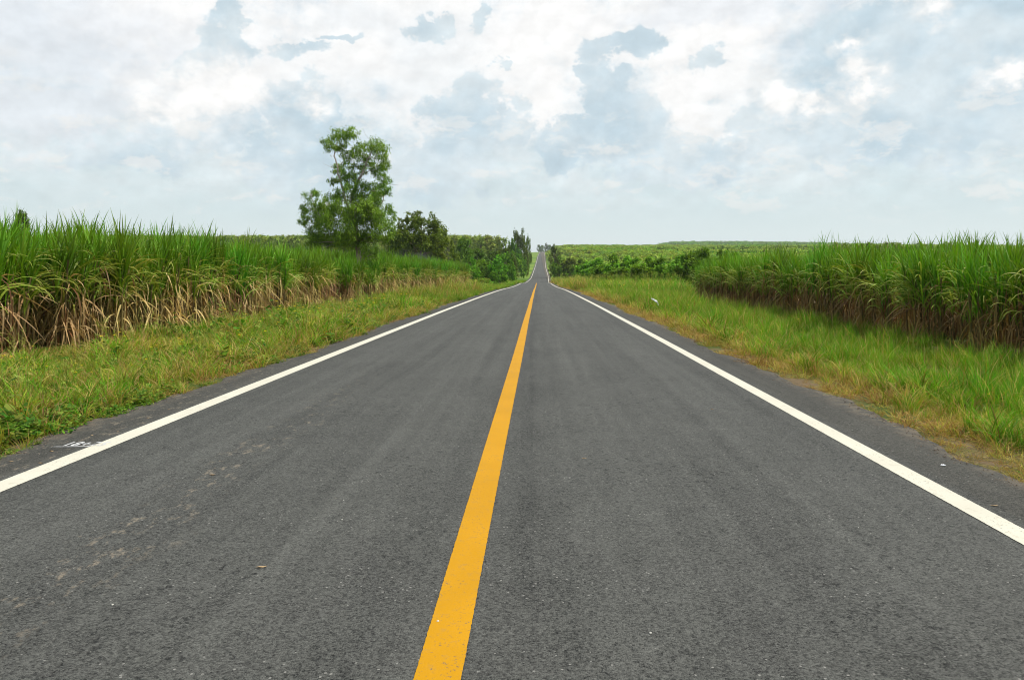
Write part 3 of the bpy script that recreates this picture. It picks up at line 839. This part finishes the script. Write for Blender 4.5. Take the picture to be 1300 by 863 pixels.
for x, v, rx_, rv_ in clumps:
    spread = 1.9 if v > 235 else 1.3
    dd = TD + rs.uniform(-spread, spread)
    cen.append(at_px(x, v, dd)); k_ = dd / FPX
    q_ = 1.38 if v > 235 else 1.30
    rad.append((rx_ * k_ * q_, max(rx_, rv_) * k_ * 1.4, rv_ * k_ * q_))
for k in range(14):       # fill towards the back, so the crown is round
    x = rs.uniform(400, 488); v = rs.uniform(245, 305); sgn = rs.choice((-1, 1)); cen.append(at_px(x, v, TD + sgn * rs.uniform(1.6, 2.8))); rad.append((.55, .6, .6))
gt, gl = Geo(), Geo()
def px(x, v, d): return at_px(x, v, TD + d)
stA = [base, px(455, 310, 0), px(450, 282, .1), px(447, 250, .2), px(452, 234, .1), px(460, 220, -.1), px(468, 200, .1), px(474, 186, .2)]
stB = [px(452, 292, .05), px(442, 262, -.3), px(434, 235, -.4), px(428, 210, -.3), px(424, 194, -.2), px(430, 174, 0)]
stC = [px(455, 318, 0), px(436, 300, .5), px(416, 286, .7), px(402, 268, .5), px(395, 250, .3)]
stD = [px(450, 282, .1), px(468, 270, -.6), px(484, 258, -.8), px(492, 240, -.6)]
stems = [(stA, .19, .03), (stB, .10, .02), (stC, .09, .02), (stD, .07, .02)]
allp = []
for st, r0, r1 in stems:
    P = np.array(st); tt = np.linspace(0, len(P) - 1, len(P) * 4)
    Q = np.stack([np.interp(tt, np.arange(len(P)), P[:, i]) for i in range(3)], 1)
    Q[1:-1] += rs.normal(0, .03, Q[1:-1].shape)
    rr = np.linspace(r0, r1, len(Q)); gt.tube(Q, rr, 8, np.array((.3, .3, .3)))
    allp += [(q, r) for q, r in zip(Q, rr)]
AP = np.array([q for q, r in allp]); AR = np.array([r for q, r in allp])
for c_, r in zip(cen, rad):
    dist = np.linalg.norm(AP - c_, axis=1) + 2.0 * np.maximum(0, AP[:, 2] - c_[2] + .2)
    i = int(np.argmin(dist))
    P = limb(gt, AP[i], c_, min(.045, AR[i] * .6), .010, rs, 5, 5, .07)
    for q in range(4):
        limb(gt, P[rs.randint(2, 5)], c_ + rs.normal(0, .6, 3) * r, .012, .004, rs, 4, 3, .08)
leaf_cloud(gl, cen, rad, 64000, .165, EUC, rs, droop=.75, aspect=.30)
tt_ = empty('eucalyptus_tree', base)
tag(tt_, 'tall airy eucalyptus tree standing alone behind the left cane', 'tree')
def rebase(g, b):
    g.V = [v - np.asarray(b) for v in g.V]
rebase(gt, base); rebase(gl, base)
obj('trunk', gt.me('trunk', M_PALEBARK, True), tt_)
obj('crown', gl.me('crown', M_LEAF), tt_)

# generic trees, unit height 1, copied at different sizes
def tree_variant(seed, style, nleaf, size, pal, mat, bark):
    rs = np.random.RandomState(seed); gt, gl = Geo(), Geo(); cen, rad = [], []
    if style == 'broad':           # bare stems below an umbrella crown
        for k in range(44):
            a = rs.uniform(0, 6.28); r = .36 * math.sqrt(rs.rand()); z = .80 - .30 * (r / .34) ** 2 + rs.uniform(-.09, .05)
            cen.append(np.array((r * math.cos(a), r * math.sin(a), z))); q = rs.uniform(.09, .14); rad.append((q, q, q * .8))
        fork = .32
    elif style == 'dense':         # leafy to the ground
        for k in range(38):
            z = rs.uniform(.10, .88); w = .33 * math.sin(math.pi * min(1, (z * .86 + .16))) + .06
            a = rs.uniform(0, 6.28); r = w * math.sqrt(rs.uniform(.1, 1)); cen.append(np.array((r * math.cos(a), r * math.sin(a), z))); q = rs.uniform(.10, .15); rad.append((q, q, q * .95))
        cen.append(np.array((0, 0, .88))); rad.append((.1, .1, .1)); fork = .15
    elif style == 'spire':         # young plantation eucalyptus: a slender pointed crown
        for k in range(15):
            z = .30 + .66 * (k / 14); w = .16 * (1.08 - z) / .7
            a = rs.uniform(0, 6.28); r = w * rs.uniform(.2, .9); cen.append(np.array((r * math.cos(a), r * math.sin(a), z))); q = .055 + .10 * (1 - z); rad.append((q, q, .075))
        fork = .3
    else:                          # 'shrub': wide, several leaning shoots
        for k in range(20):
            a = rs.uniform(0, 6.28); r = .55 * math.sqrt(rs.rand()); z = .78 - .45 * (r / .55) ** 2 + rs.uniform(-.22, .10); z = max(.14, z)
            cen.append(np.array((r * math.cos(a), r * math.sin(a), z))); q = rs.uniform(.14, .2); rad.append((q, q, q * .9))
        fork = .06
    top = max(c_[2] for c_ in cen)
    tr = limb(gt, (0, 0, -.03), (rs.uniform(-.03, .03), rs.uniform(-.03, .03), top * .9), .012, .004, rs, 6, 6, .03)
    for c_ in cen:
        zz_ = max(fork, c_[2] - rs.uniform(.12, .3)); i = int(np.argmin(np.abs(tr[:, 2] - zz_))); limb(gt, tr[i], c_, .0045, .0015, rs, 4, 3, .06)
    leaf_cloud(gl, cen, rad, nleaf, size, pal, rs, droop=.35, aspect=.5)
    LV = np.concatenate(gl.V); zt = np.percentile(LV[:, 2], 99.3); hw = np.percentile(np.abs(LV[:, 0]), 97)
    for g_ in (gt, gl): g_.V = [v * (1 / (hw), 1 / (hw), 1 / zt) for v in g_.V]      # unit half-width, unit height
    return gt.me('trunk', bark, True), gl.me('crown', mat)
DARKG = [np.array((.070, .135, .014)), np.array((.095, .170, .016)), np.array((.135, .215, .024))]
MIDG = [np.array((.110, .250, .010)), np.array((.170, .330, .016)), np.array((.085, .190, .010))]
YELG = [np.array((.27, .34, .06)), np.array((.33, .39, .075)), np.array((.20, .29, .045)), np.array((.13, .20, .032))]
LIME = [np.array((.24, .36, .035)), np.array((.32, .42, .045)), np.array((.18, .29, .03))]
V_broad = [tree_variant(500 + k, 'broad', 9000, .034, [p * 1.1 for p in DARKG], M_FAR, M_BARK) for k in range(1)]
V_dense = [tree_variant(510 + k, 'dense', 9000, .050, DARKG, M_FAR, M_BARK) for k in range(3)]
V_spire = [tree_variant(520 + k, 'spire', 1100, .055, YELG, M_FAR, M_BARK) for k in range(4)]
V_shrub = [tree_variant(530 + k, 'shrub', 5000, .085, MIDG, M_FAR, M_BARK) for k in range(3)]
V_round = [tree_variant(550 + k, 'shrub', 7000, .055, DARKG, M_FAR, M_BARK) for k in range(2)]
V_olive = [tree_variant(540 + k, 'dense', 8000, .048, [p * np.array((1.25, 1.1, 1)) for p in DARKG], M_FAR, M_BARK) for k in range(2)]

def put_tree(name, var, x, y, h, w, label, cat='tree', group=None):
    """h: height, w: crown half-width, both in metres"""
    e = empty(name, (x, y, float(tz(x, y))), rng.uniform(0, 6.28), (w, w, h))
    tag(e, label, cat, group)
    obj('trunk', var[0], e); obj('crown', var[1], e)
    return e
def px_tree(name, var, xp, d, vtop, w, label, cat='tree', group=None):
    x = (xp - PPX) * d / FPX; top = CAMZ + (PPY - vtop) * d / FPX
    h = max(1.2, top - float(tz(x, d)))
    return put_tree(name, var, x, d, h, w * d / FPX, label, cat, group)

# left tree line
ORD = 'first second third fourth fifth sixth seventh eighth ninth tenth eleventh twelfth thirteenth fourteenth fifteenth sixteenth'.split()
px_tree('umbrella_tree', V_broad[0], 533, 112, 270, 34, 'round topped tree with see-through crown right of the tall eucalyptus')
for xp, d, vt, w, lb in [(508, 120, 300, 22, 'olive bushy tree in the gap just right of the tall eucalyptus'), (540, 116, 301, 24, 'bushy olive tree directly below the round see-through crown'),
                         (563, 124, 290, 16, 'small rounded tree on the right flank of the see-through crown')]:
    px_tree('bushy_tree', V_olive[int(xp) % 2], xp, d, vt, w, lb)
px_tree('bushy_tree', V_dense[0], 26, 118, 270, 11, 'dark tree top just showing over the cane at far left')
for xp, d, vt, w, lb in [(588, 165, 303, 13, 'dark tree standing before the plantation, left of the gap'), (606, 185, 317, 15, 'dark rounded tree below the plantation tops'),
                         (626, 200, 319, 15, 'dark broad tree midway along the left tree line'), (642, 240, 312, 14, 'dark tree left of the tall roadside tree'),
                         (658, 310, 293, 14, 'tall dark tree at the left road edge beyond the dip'), (669, 350, 301, 6, 'narrow lighter tree leaning over the far road from the left'),
                         (651, 300, 304, 10, 'dark tree close behind the tall roadside tree')]:
    px_tree('roadside_tree', V_round[int(xp) % 2] if xp > 640 else V_dense[int(xp) % 3], xp, d, vt, w, lb)
for k, (xp, d, vt, w) in enumerate([(598, 128, 328, 10), (612, 150, 330, 12), (628, 150, 326, 14), (634, 140, 337, 10), (640, 175, 322, 13), (645, 190, 332, 9), (652, 260, 320, 12), (659, 290, 323, 9), (666, 330, 327, 5)]):
    px_tree('roadside_shrub', V_shrub[k % 3], xp, d, vt, w, ORD[k] + ' green shrub from the left in the row under the left tree line', 'shrub', 'shrubs under the left tree line')
# right: trees at the dip and the leafy row
for xp, d, vt, w, vr, lb in [(710, 245, 326, 10, V_shrub[0], 'dark rounded bush closest to the road right of the dip'), (724, 232, 328, 12, V_olive[0], 'dark bush second from the road right of the dip'), (739, 205, 330, 13, V_shrub[2], 'dark bush third from the road right of the dip'),
                         (704, 310, 312, 7, V_dense[1], 'lighter upright tree behind the dark bushes right of the dip')]:
    px_tree('roadside_tree', vr, xp, d, vt, w, lb)
for k, (xp, d, vt, w) in enumerate([(748, 130, 331, 12), (762, 118, 330, 13), (776, 105, 324, 14), (783, 88, 340, 11), (790, 100, 328, 14), (806, 96, 329, 15), (815, 84, 338, 11), (822, 92, 328, 14), (838, 90, 329, 15), (846, 78, 337, 10), (854, 88, 328, 15), (870, 85, 326, 15), (886, 80, 321, 16), (903, 78, 318, 15), (918, 80, 320, 13), (934, 82, 321, 13)]):
    px_tree('leafy_shrub', V_shrub[(k + 1) % 3], xp, d, vt, w * 1.55, ORD[k] + ' leafy green shrub from the road in the row left of the right cane', 'shrub', 'leafy shrubs left of the right cane field')

# plantation of young eucalyptus, left
npl = 0
pts, ro, sc, ix = [], [], [], []
for row in range(34):
    y = 330 + row * 11
    for x0 in np.arange(-16 - row * 1.5, -250 - row * 8, -4.6):
        x = x0 + rng.uniform(-.8, .8) + float(xr(y)); yy = y + rng.uniform(-1.5, 1.5)
        g = float(tz(x, yy)); top = CAMZ + (PPY - 301.5 + rng.uniform(-3.5, 3.0)) * yy / FPX
        h = min(max(top - g, 5), 17)
        if row < 4 and x > -62:
            put_tree('plantation_tree', V_spire[rng.randint(4)], x, yy, h, h * .17, 'slender young eucalyptus in the front rows of the left plantation', 'tree', 'plantation trees on the left'); npl += 1
        else:
            pts.append((x, yy, g)); ro.append(rng.uniform(0, 6.28)); sc.append((h * .17, h * .17, h)); ix.append(rng.randint(4))
scatter('plantation', pts, ro, sc, ix, [v[1] for v in V_spire], 'far plantation of slender yellow-green trees on the left rise', 'plantation')
# tips of a plantation over the right cane
for k in range(22):
    xp = 1062 + k * 8.2 + rng.uniform(-3, 3); d = 250 + rng.uniform(-15, 15)
    px_tree('plantation_tree', V_spire[k % 4], xp, d, 309.5 + rng.uniform(-2.5, 2), 7, 'small pointed tree whose tip shows over the right cane', 'tree', 'tree tips over the right cane')

# crop of low bushes covering the right hillside
def bush_variant(seed, pal):
    rs = np.random.RandomState(seed); g = Geo(); cen, rad = [], []
    for k in range(9):
        a = rs.uniform(0, 6.28); r = .75 * math.sqrt(rs.rand()); cen.append(np.array((r * math.cos(a), r * math.sin(a), rs.uniform(.45, .85)))); q = rs.uniform(.28, .42); rad.append((q, q, q * .7))
    leaf_cloud(g, cen, rad, 260, .30, pal, rs, droop=.1, aspect=.6)
    return g.me('bush', M_FAR)
B_lime = [bush_variant(600 + k, LIME) for k in range(4)]
B_mid = [bush_variant(610 + k, [p * 1.25 for p in MIDG]) for k in range(2)]
B_dark = [bush_variant(620 + k, DARKG) for k in range(2)]
SRC = B_lime + B_mid + B_dark
pts, ro, sc, ix = [], [], [], []
y = 120.0
while y < 960:
    step = 3.0 + (y - 120) * .006
    xa_, xb_ = (14 + .02 * y if y < 230 else 9.5), max(60, y * .60)
    for x in np.arange(xa_, xb_, step * 1.05):
        xx = x + rng.uniform(-.6, .6) * step * .5 + float(xr(y)); yy = y + rng.uniform(-.4, .4) * step
        v = vnoise(xx * .05, yy * .03, 1.0, 2.0)
        s = step * .62 * rng.uniform(.85, 1.2); hz = rng.uniform(1.9, 2.7)
        k_ = rng.randint(4)
        if yy < 185 or v < .10: k_ = 4 + rng.randint(2)
        pts.append((xx, yy, float(tz(xx, yy)))); ro.append(rng.uniform(0, 6.28)); sc.append((s, s, hz)); ix.append(k_)
    y += step * (1.0 if rng.rand() < .93 else 2.2)
# darker hedge lines between the plots
for y0, xa_, xb_ in ((330, 60, 190), (470, 70, 210), (560, 120, 330), (260, 90, 170)):
    for x in np.arange(xa_, xb_, 3.0):
        yy = y0 + 4 * math.sin(x * .05) + rng.uniform(-2, 2); pts.append((x, yy, float(tz(x, yy)))); ro.append(rng.uniform(0, 6.28)); sc.append((2.4, 2.4, rng.uniform(2.6, 4.2))); ix.append(6 + rng.randint(2))
scatter('crop_field', pts, ro, sc, ix, SRC, 'yellow-green crop covering the rise on the right', 'crop')
# left far field beside the tall tree and rough growth under the tree line
pts, ro, sc, ix = [], [], [], []
for k in range(5200):
    y = rng.uniform(108, 330); x = -rng.uniform(9, 30 + y * .5)
    if x > -14 and y < 200 and rng.rand() < .5: continue
    pts.append((x, y, float(tz(x, y)))); ro.append(rng.uniform(0, 6.28)); s = rng.uniform(.9, 1.7); sc.append((s, s, rng.uniform(.5, 1.3))); ix.append(rng.choice([0, 1, 2, 3, 4, 5]))
scatter('rough_growth', pts, ro, sc, ix, SRC, 'low rough green growth below the left tree line', 'ground cover')
# wooded ridge far right and the trees at the end of the road
pts, ro, sc, ix = [], [], [], []
for k in range(9000):
    x = rng.uniform(180, 1150); y = rng.uniform(1560, 2050)
    pts.append((x, y, float(tz(x, y)))); ro.append(rng.uniform(0, 6.28)); s = rng.uniform(5, 9); sc.append((s, s, rng.uniform(6, 11))); ix.append(rng.choice([4, 5, 6, 7]))
scatter('wooded_ridge', pts, ro, sc, ix, SRC, 'hazy dark wooded ridge on the right horizon', 'woodland')
for k, (xp, d, vt, w, lb) in enumerate([(688, 1470, 311.5, 3, 'hazy far tree at the very end of the road'), (693.5, 1420, 309, 2.6, 'taller hazy far tree right of the road end'), (684, 1400, 311, 3, 'hazy far tree left of the road end'), (698, 1300, 311, 3, 'hazy far tree group right of the crest')]):
    px_tree('far_tree', V_dense[k % 3], xp, d, vt, w, lb)

# ------------------------------------------------------------------ small things
M_BAG = plain_mat('white plastic film', (.78, .78, .80), (.62, .62, .66), .45, 6)
def crumple(name, loc, dims, mat, label, cat, seed, tilt):
    rs = np.random.RandomState(seed); n = 9; V, F = [], []
    for i in range(n):
        for j in range(n):
            u, v = i / (n - 1) - .5, j / (n - 1) - .5
            V.append((u * dims[0] + rs.normal(0, .02) * dims[0], v * dims[1] + rs.normal(0, .03) * dims[1], dims[2] * (math.cos(u * 3) * math.cos(v * 2.6) - .4 + rs.normal(0, .22))))
    for i in range(n - 1):
        for j in range(n - 1):
            a = i * n + j; F.append([a, a + 1, a + n + 1, a + n])
    o = obj(name, mesh(name, V, F, None, mat, False)); o.location = loc; o.rotation_euler = tilt
    sm = o.modifiers.new('thickness', 'SOLIDIFY'); sm.thickness = .002
    return tag(o, label, cat)
crumple('plastic_bag', (5.05, 33.5, float(tz(5.05, 33.5)) + .50), (.42, .16, .09), M_BAG, 'crumpled white plastic bag caught in the right verge grass', 'litter', 3, (.2, .75, .2))
crumple('paper_scrap', (3.28, 6.31, float(zr(6.31)) + .006), (.032, .03, .006), M_BAG, 'tiny white paper scrap lying on the right shoulder', 'litter', 5, (0, 0, .4))
M_DRYLEAF = plain_mat('dry leaf', (.45, .32, .17), (.34, .22, .11), .7, 20)
rs = np.random.RandomState(77)
def dry_leaf_mesh(k):
    V = [(-.5, 0, 0), (-.2, .13, .05), (.15, .15, .02), (.5, 0, .09), (.15, -.14, .03), (-.2, -.12, .06), (0, 0, -.01)]
    V = [(x, y + rs.normal(0, .02), z + rs.normal(0, .02) + .03) for x, y, z in V]
    return mesh('dry_leaf', V, [[0, 6, 1], [1, 6, 2], [2, 6, 3], [3, 6, 4], [4, 6, 5], [5, 6, 0]], None, M_DRYLEAF)
dl = [dry_leaf_mesh(k) for k in range(3)]
for k, (xp, v) in enumerate([(66, 573), (14, 586), (52, 588), (117, 553), (188, 531), (215, 520), (150, 548), (332, 720), (270, 603), (742, 582), (1262, 642), (1090, 566), (905, 520)]):
    d = 1540.0 / (v - 347); x = (xp - PPX) * d / FPX
    o = obj('dry_leaf', dl[k % 3]); s = rs.uniform(.04, .065); o.scale = (s, s, s); o.location = (x, d, float(np.interp(d, ys, zz)) + .001); o.rotation_euler = (0, 0, rs.uniform(-.5, .5))
    tag(o, 'small curled dry leaf lying on the asphalt', 'leaf', 'dry leaves on the road')
M_STONE = plain_mat('pale stone', (.55, .53, .48), (.40, .38, .34), .8, 30)
def pebble(k):
    rs_ = np.random.RandomState(k); import bmesh
    bm = bmesh.new(); bmesh.ops.create_icosphere(bm, subdivisions=1, radius=.5)
    for v in bm.verts: v.co *= rs_.uniform(.75, 1.1); v.co.z *= .6
    me = bpy.data.meshes.new('pebble'); bm.to_mesh(me); bm.free(); me.materials.append(M_STONE); return me
pb = [pebble(900 + k) for k in range(3)]
for k, (xp, v) in enumerate([(143, 768), (436, 635), (434, 660), (826, 804), (660, 702), (556, 789), (1090, 670)]):
    d = 1540.0 / (v - 347); x = (xp - PPX) * d / FPX
    o = obj('pebble', pb[k % 3]); s = rs.uniform(.010, .016); o.scale = (s, s, s); o.location = (x, d, float(np.interp(d, ys, zz)) + s * .25); o.rotation_euler = (0, 0, rs.uniform(0, 6))
    tag(o, 'tiny pale pebble lying on the asphalt', 'pebble', 'pale pebbles on the road')
# withered clump at the right asphalt edge
g = Geo(); rs = np.random.RandomState(88)
for k in range(150):
    a = rs.uniform(0, 6.28); r = .26 * math.sqrt(rs.rand())
    blade(g, np.array((r * math.cos(a) * 1.3, r * math.sin(a), 0)), rs.uniform(0, 6.28), rs.uniform(.1, 1.1), rs.uniform(.12, .32), rs.uniform(.6, 2.0), .007, GR0 * rs.uniform(.35, .9), GT0 * rs.uniform(.4, .9), 4, rs)
o = obj('withered_grass_clump', g.me('withered_grass_clump', M_GRASS)); o.location = (3.78, 13.6, float(tz(3.78, 13.6)))
tag(o, 'brown withered grass clump at the right asphalt edge', 'grass clump')

# crumbs of asphalt and washed-in grit along both edges
pts, ro, sc, ix = [], [], [], []
for k in range(5200):
    y = 4 + 30 * rng.rand() ** 1.7; sd_ = rng.choice((-1, 1)); d = rng.normal(.02, .13)
    x = float(edge_l(y)) + d if sd_ < 0 else float(edge_r(y)) - d
    z = float(np.interp(y, ys, zz)) if d > .02 else float(tz(x, y))
    pts.append((x, y, z)); ro.append(rng.uniform(0, 6.28)); q = rng.uniform(.005, .02) * (1 if rng.rand() < .95 else 1.8); sc.append((q, q, q)); ix.append(rng.randint(5))
M_GRIT = plain_mat('brown grit', (.16, .12, .085), (.07, .06, .05), .9, 12)
def grit(k):
    me_ = pebble(950 + k); me_.materials.clear(); me_.materials.append(M_GRIT); return me_
scatter('edge_grit', pts, ro, sc, ix, [grit(k) for k in range(5)], 'loose brown grit along both crumbled asphalt edges', 'gravel')
# thin drifting smoke
import bmesh
bm = bmesh.new(); bmesh.ops.create_icosphere(bm, subdivisions=3, radius=1.0)
for v in bm.verts: v.co *= 1 + .18 * math.sin(v.co.x * 3 + 1) * math.sin(v.co.y * 4) + .12 * math.sin(v.co.z * 5 + v.co.x * 2)
me = bpy.data.meshes.new('smoke'); bm.to_mesh(me); bm.free()
sm_o = obj('smoke', me); sm_o.scale = (5.0, 5.0, 2.8); sm_o.location = (-16.6, 104, float(tz(-16.6, 104)) + 2.9)
m, N = new_mat('thin smoke')
vo_ = N.n('ShaderNodeVolumePrincipled'); ob_ = N.n('ShaderNodeTexCoord').outputs['Object']
N.put(vo_.inputs['Density'], N.m('MULTIPLY', N.m('MULTIPLY', N.ss(N.v('LENGTH', ob_), .95, .1), N.ss(N.noise(ob_, 2.2, 3), .30, .65)), .055)); vo_.inputs['Color'].default_value = (.86, .92, 1.0, 1)
m.node_tree.links.new(vo_.outputs[0], N.n('ShaderNodeOutputMaterial').inputs['Volume'])
me.materials.append(m)
tag(sm_o, 'thin bluish smoke between the tall eucalyptus and the round topped tree', 'smoke', kind='stuff')
# ------------------------------------------------------------------ haze
import bmesh
bm = bmesh.new(); bmesh.ops.create_cube(bm, size=1.0)
me = bpy.data.meshes.new('haze'); bm.to_mesh(me); bm.free()
hz_o = obj('haze', me); hz_o.scale = (14000, 8000, 160); hz_o.location = (0, 3500, -64 + 80 - 2)
m, N = new_mat('thin haze')
vo_ = N.n('ShaderNodeVolumePrincipled'); vo_.inputs['Density'].default_value = .00011; vo_.inputs['Color'].default_value = (.90, .95, 1.0, 1); vo_.inputs['Anisotropy'].default_value = .2
m.node_tree.links.new(vo_.outputs[0], N.n('ShaderNodeOutputMaterial').inputs['Volume'])
me.materials.append(m)
tag(hz_o, 'thin pale haze over the far fields', 'haze', kind='stuff')
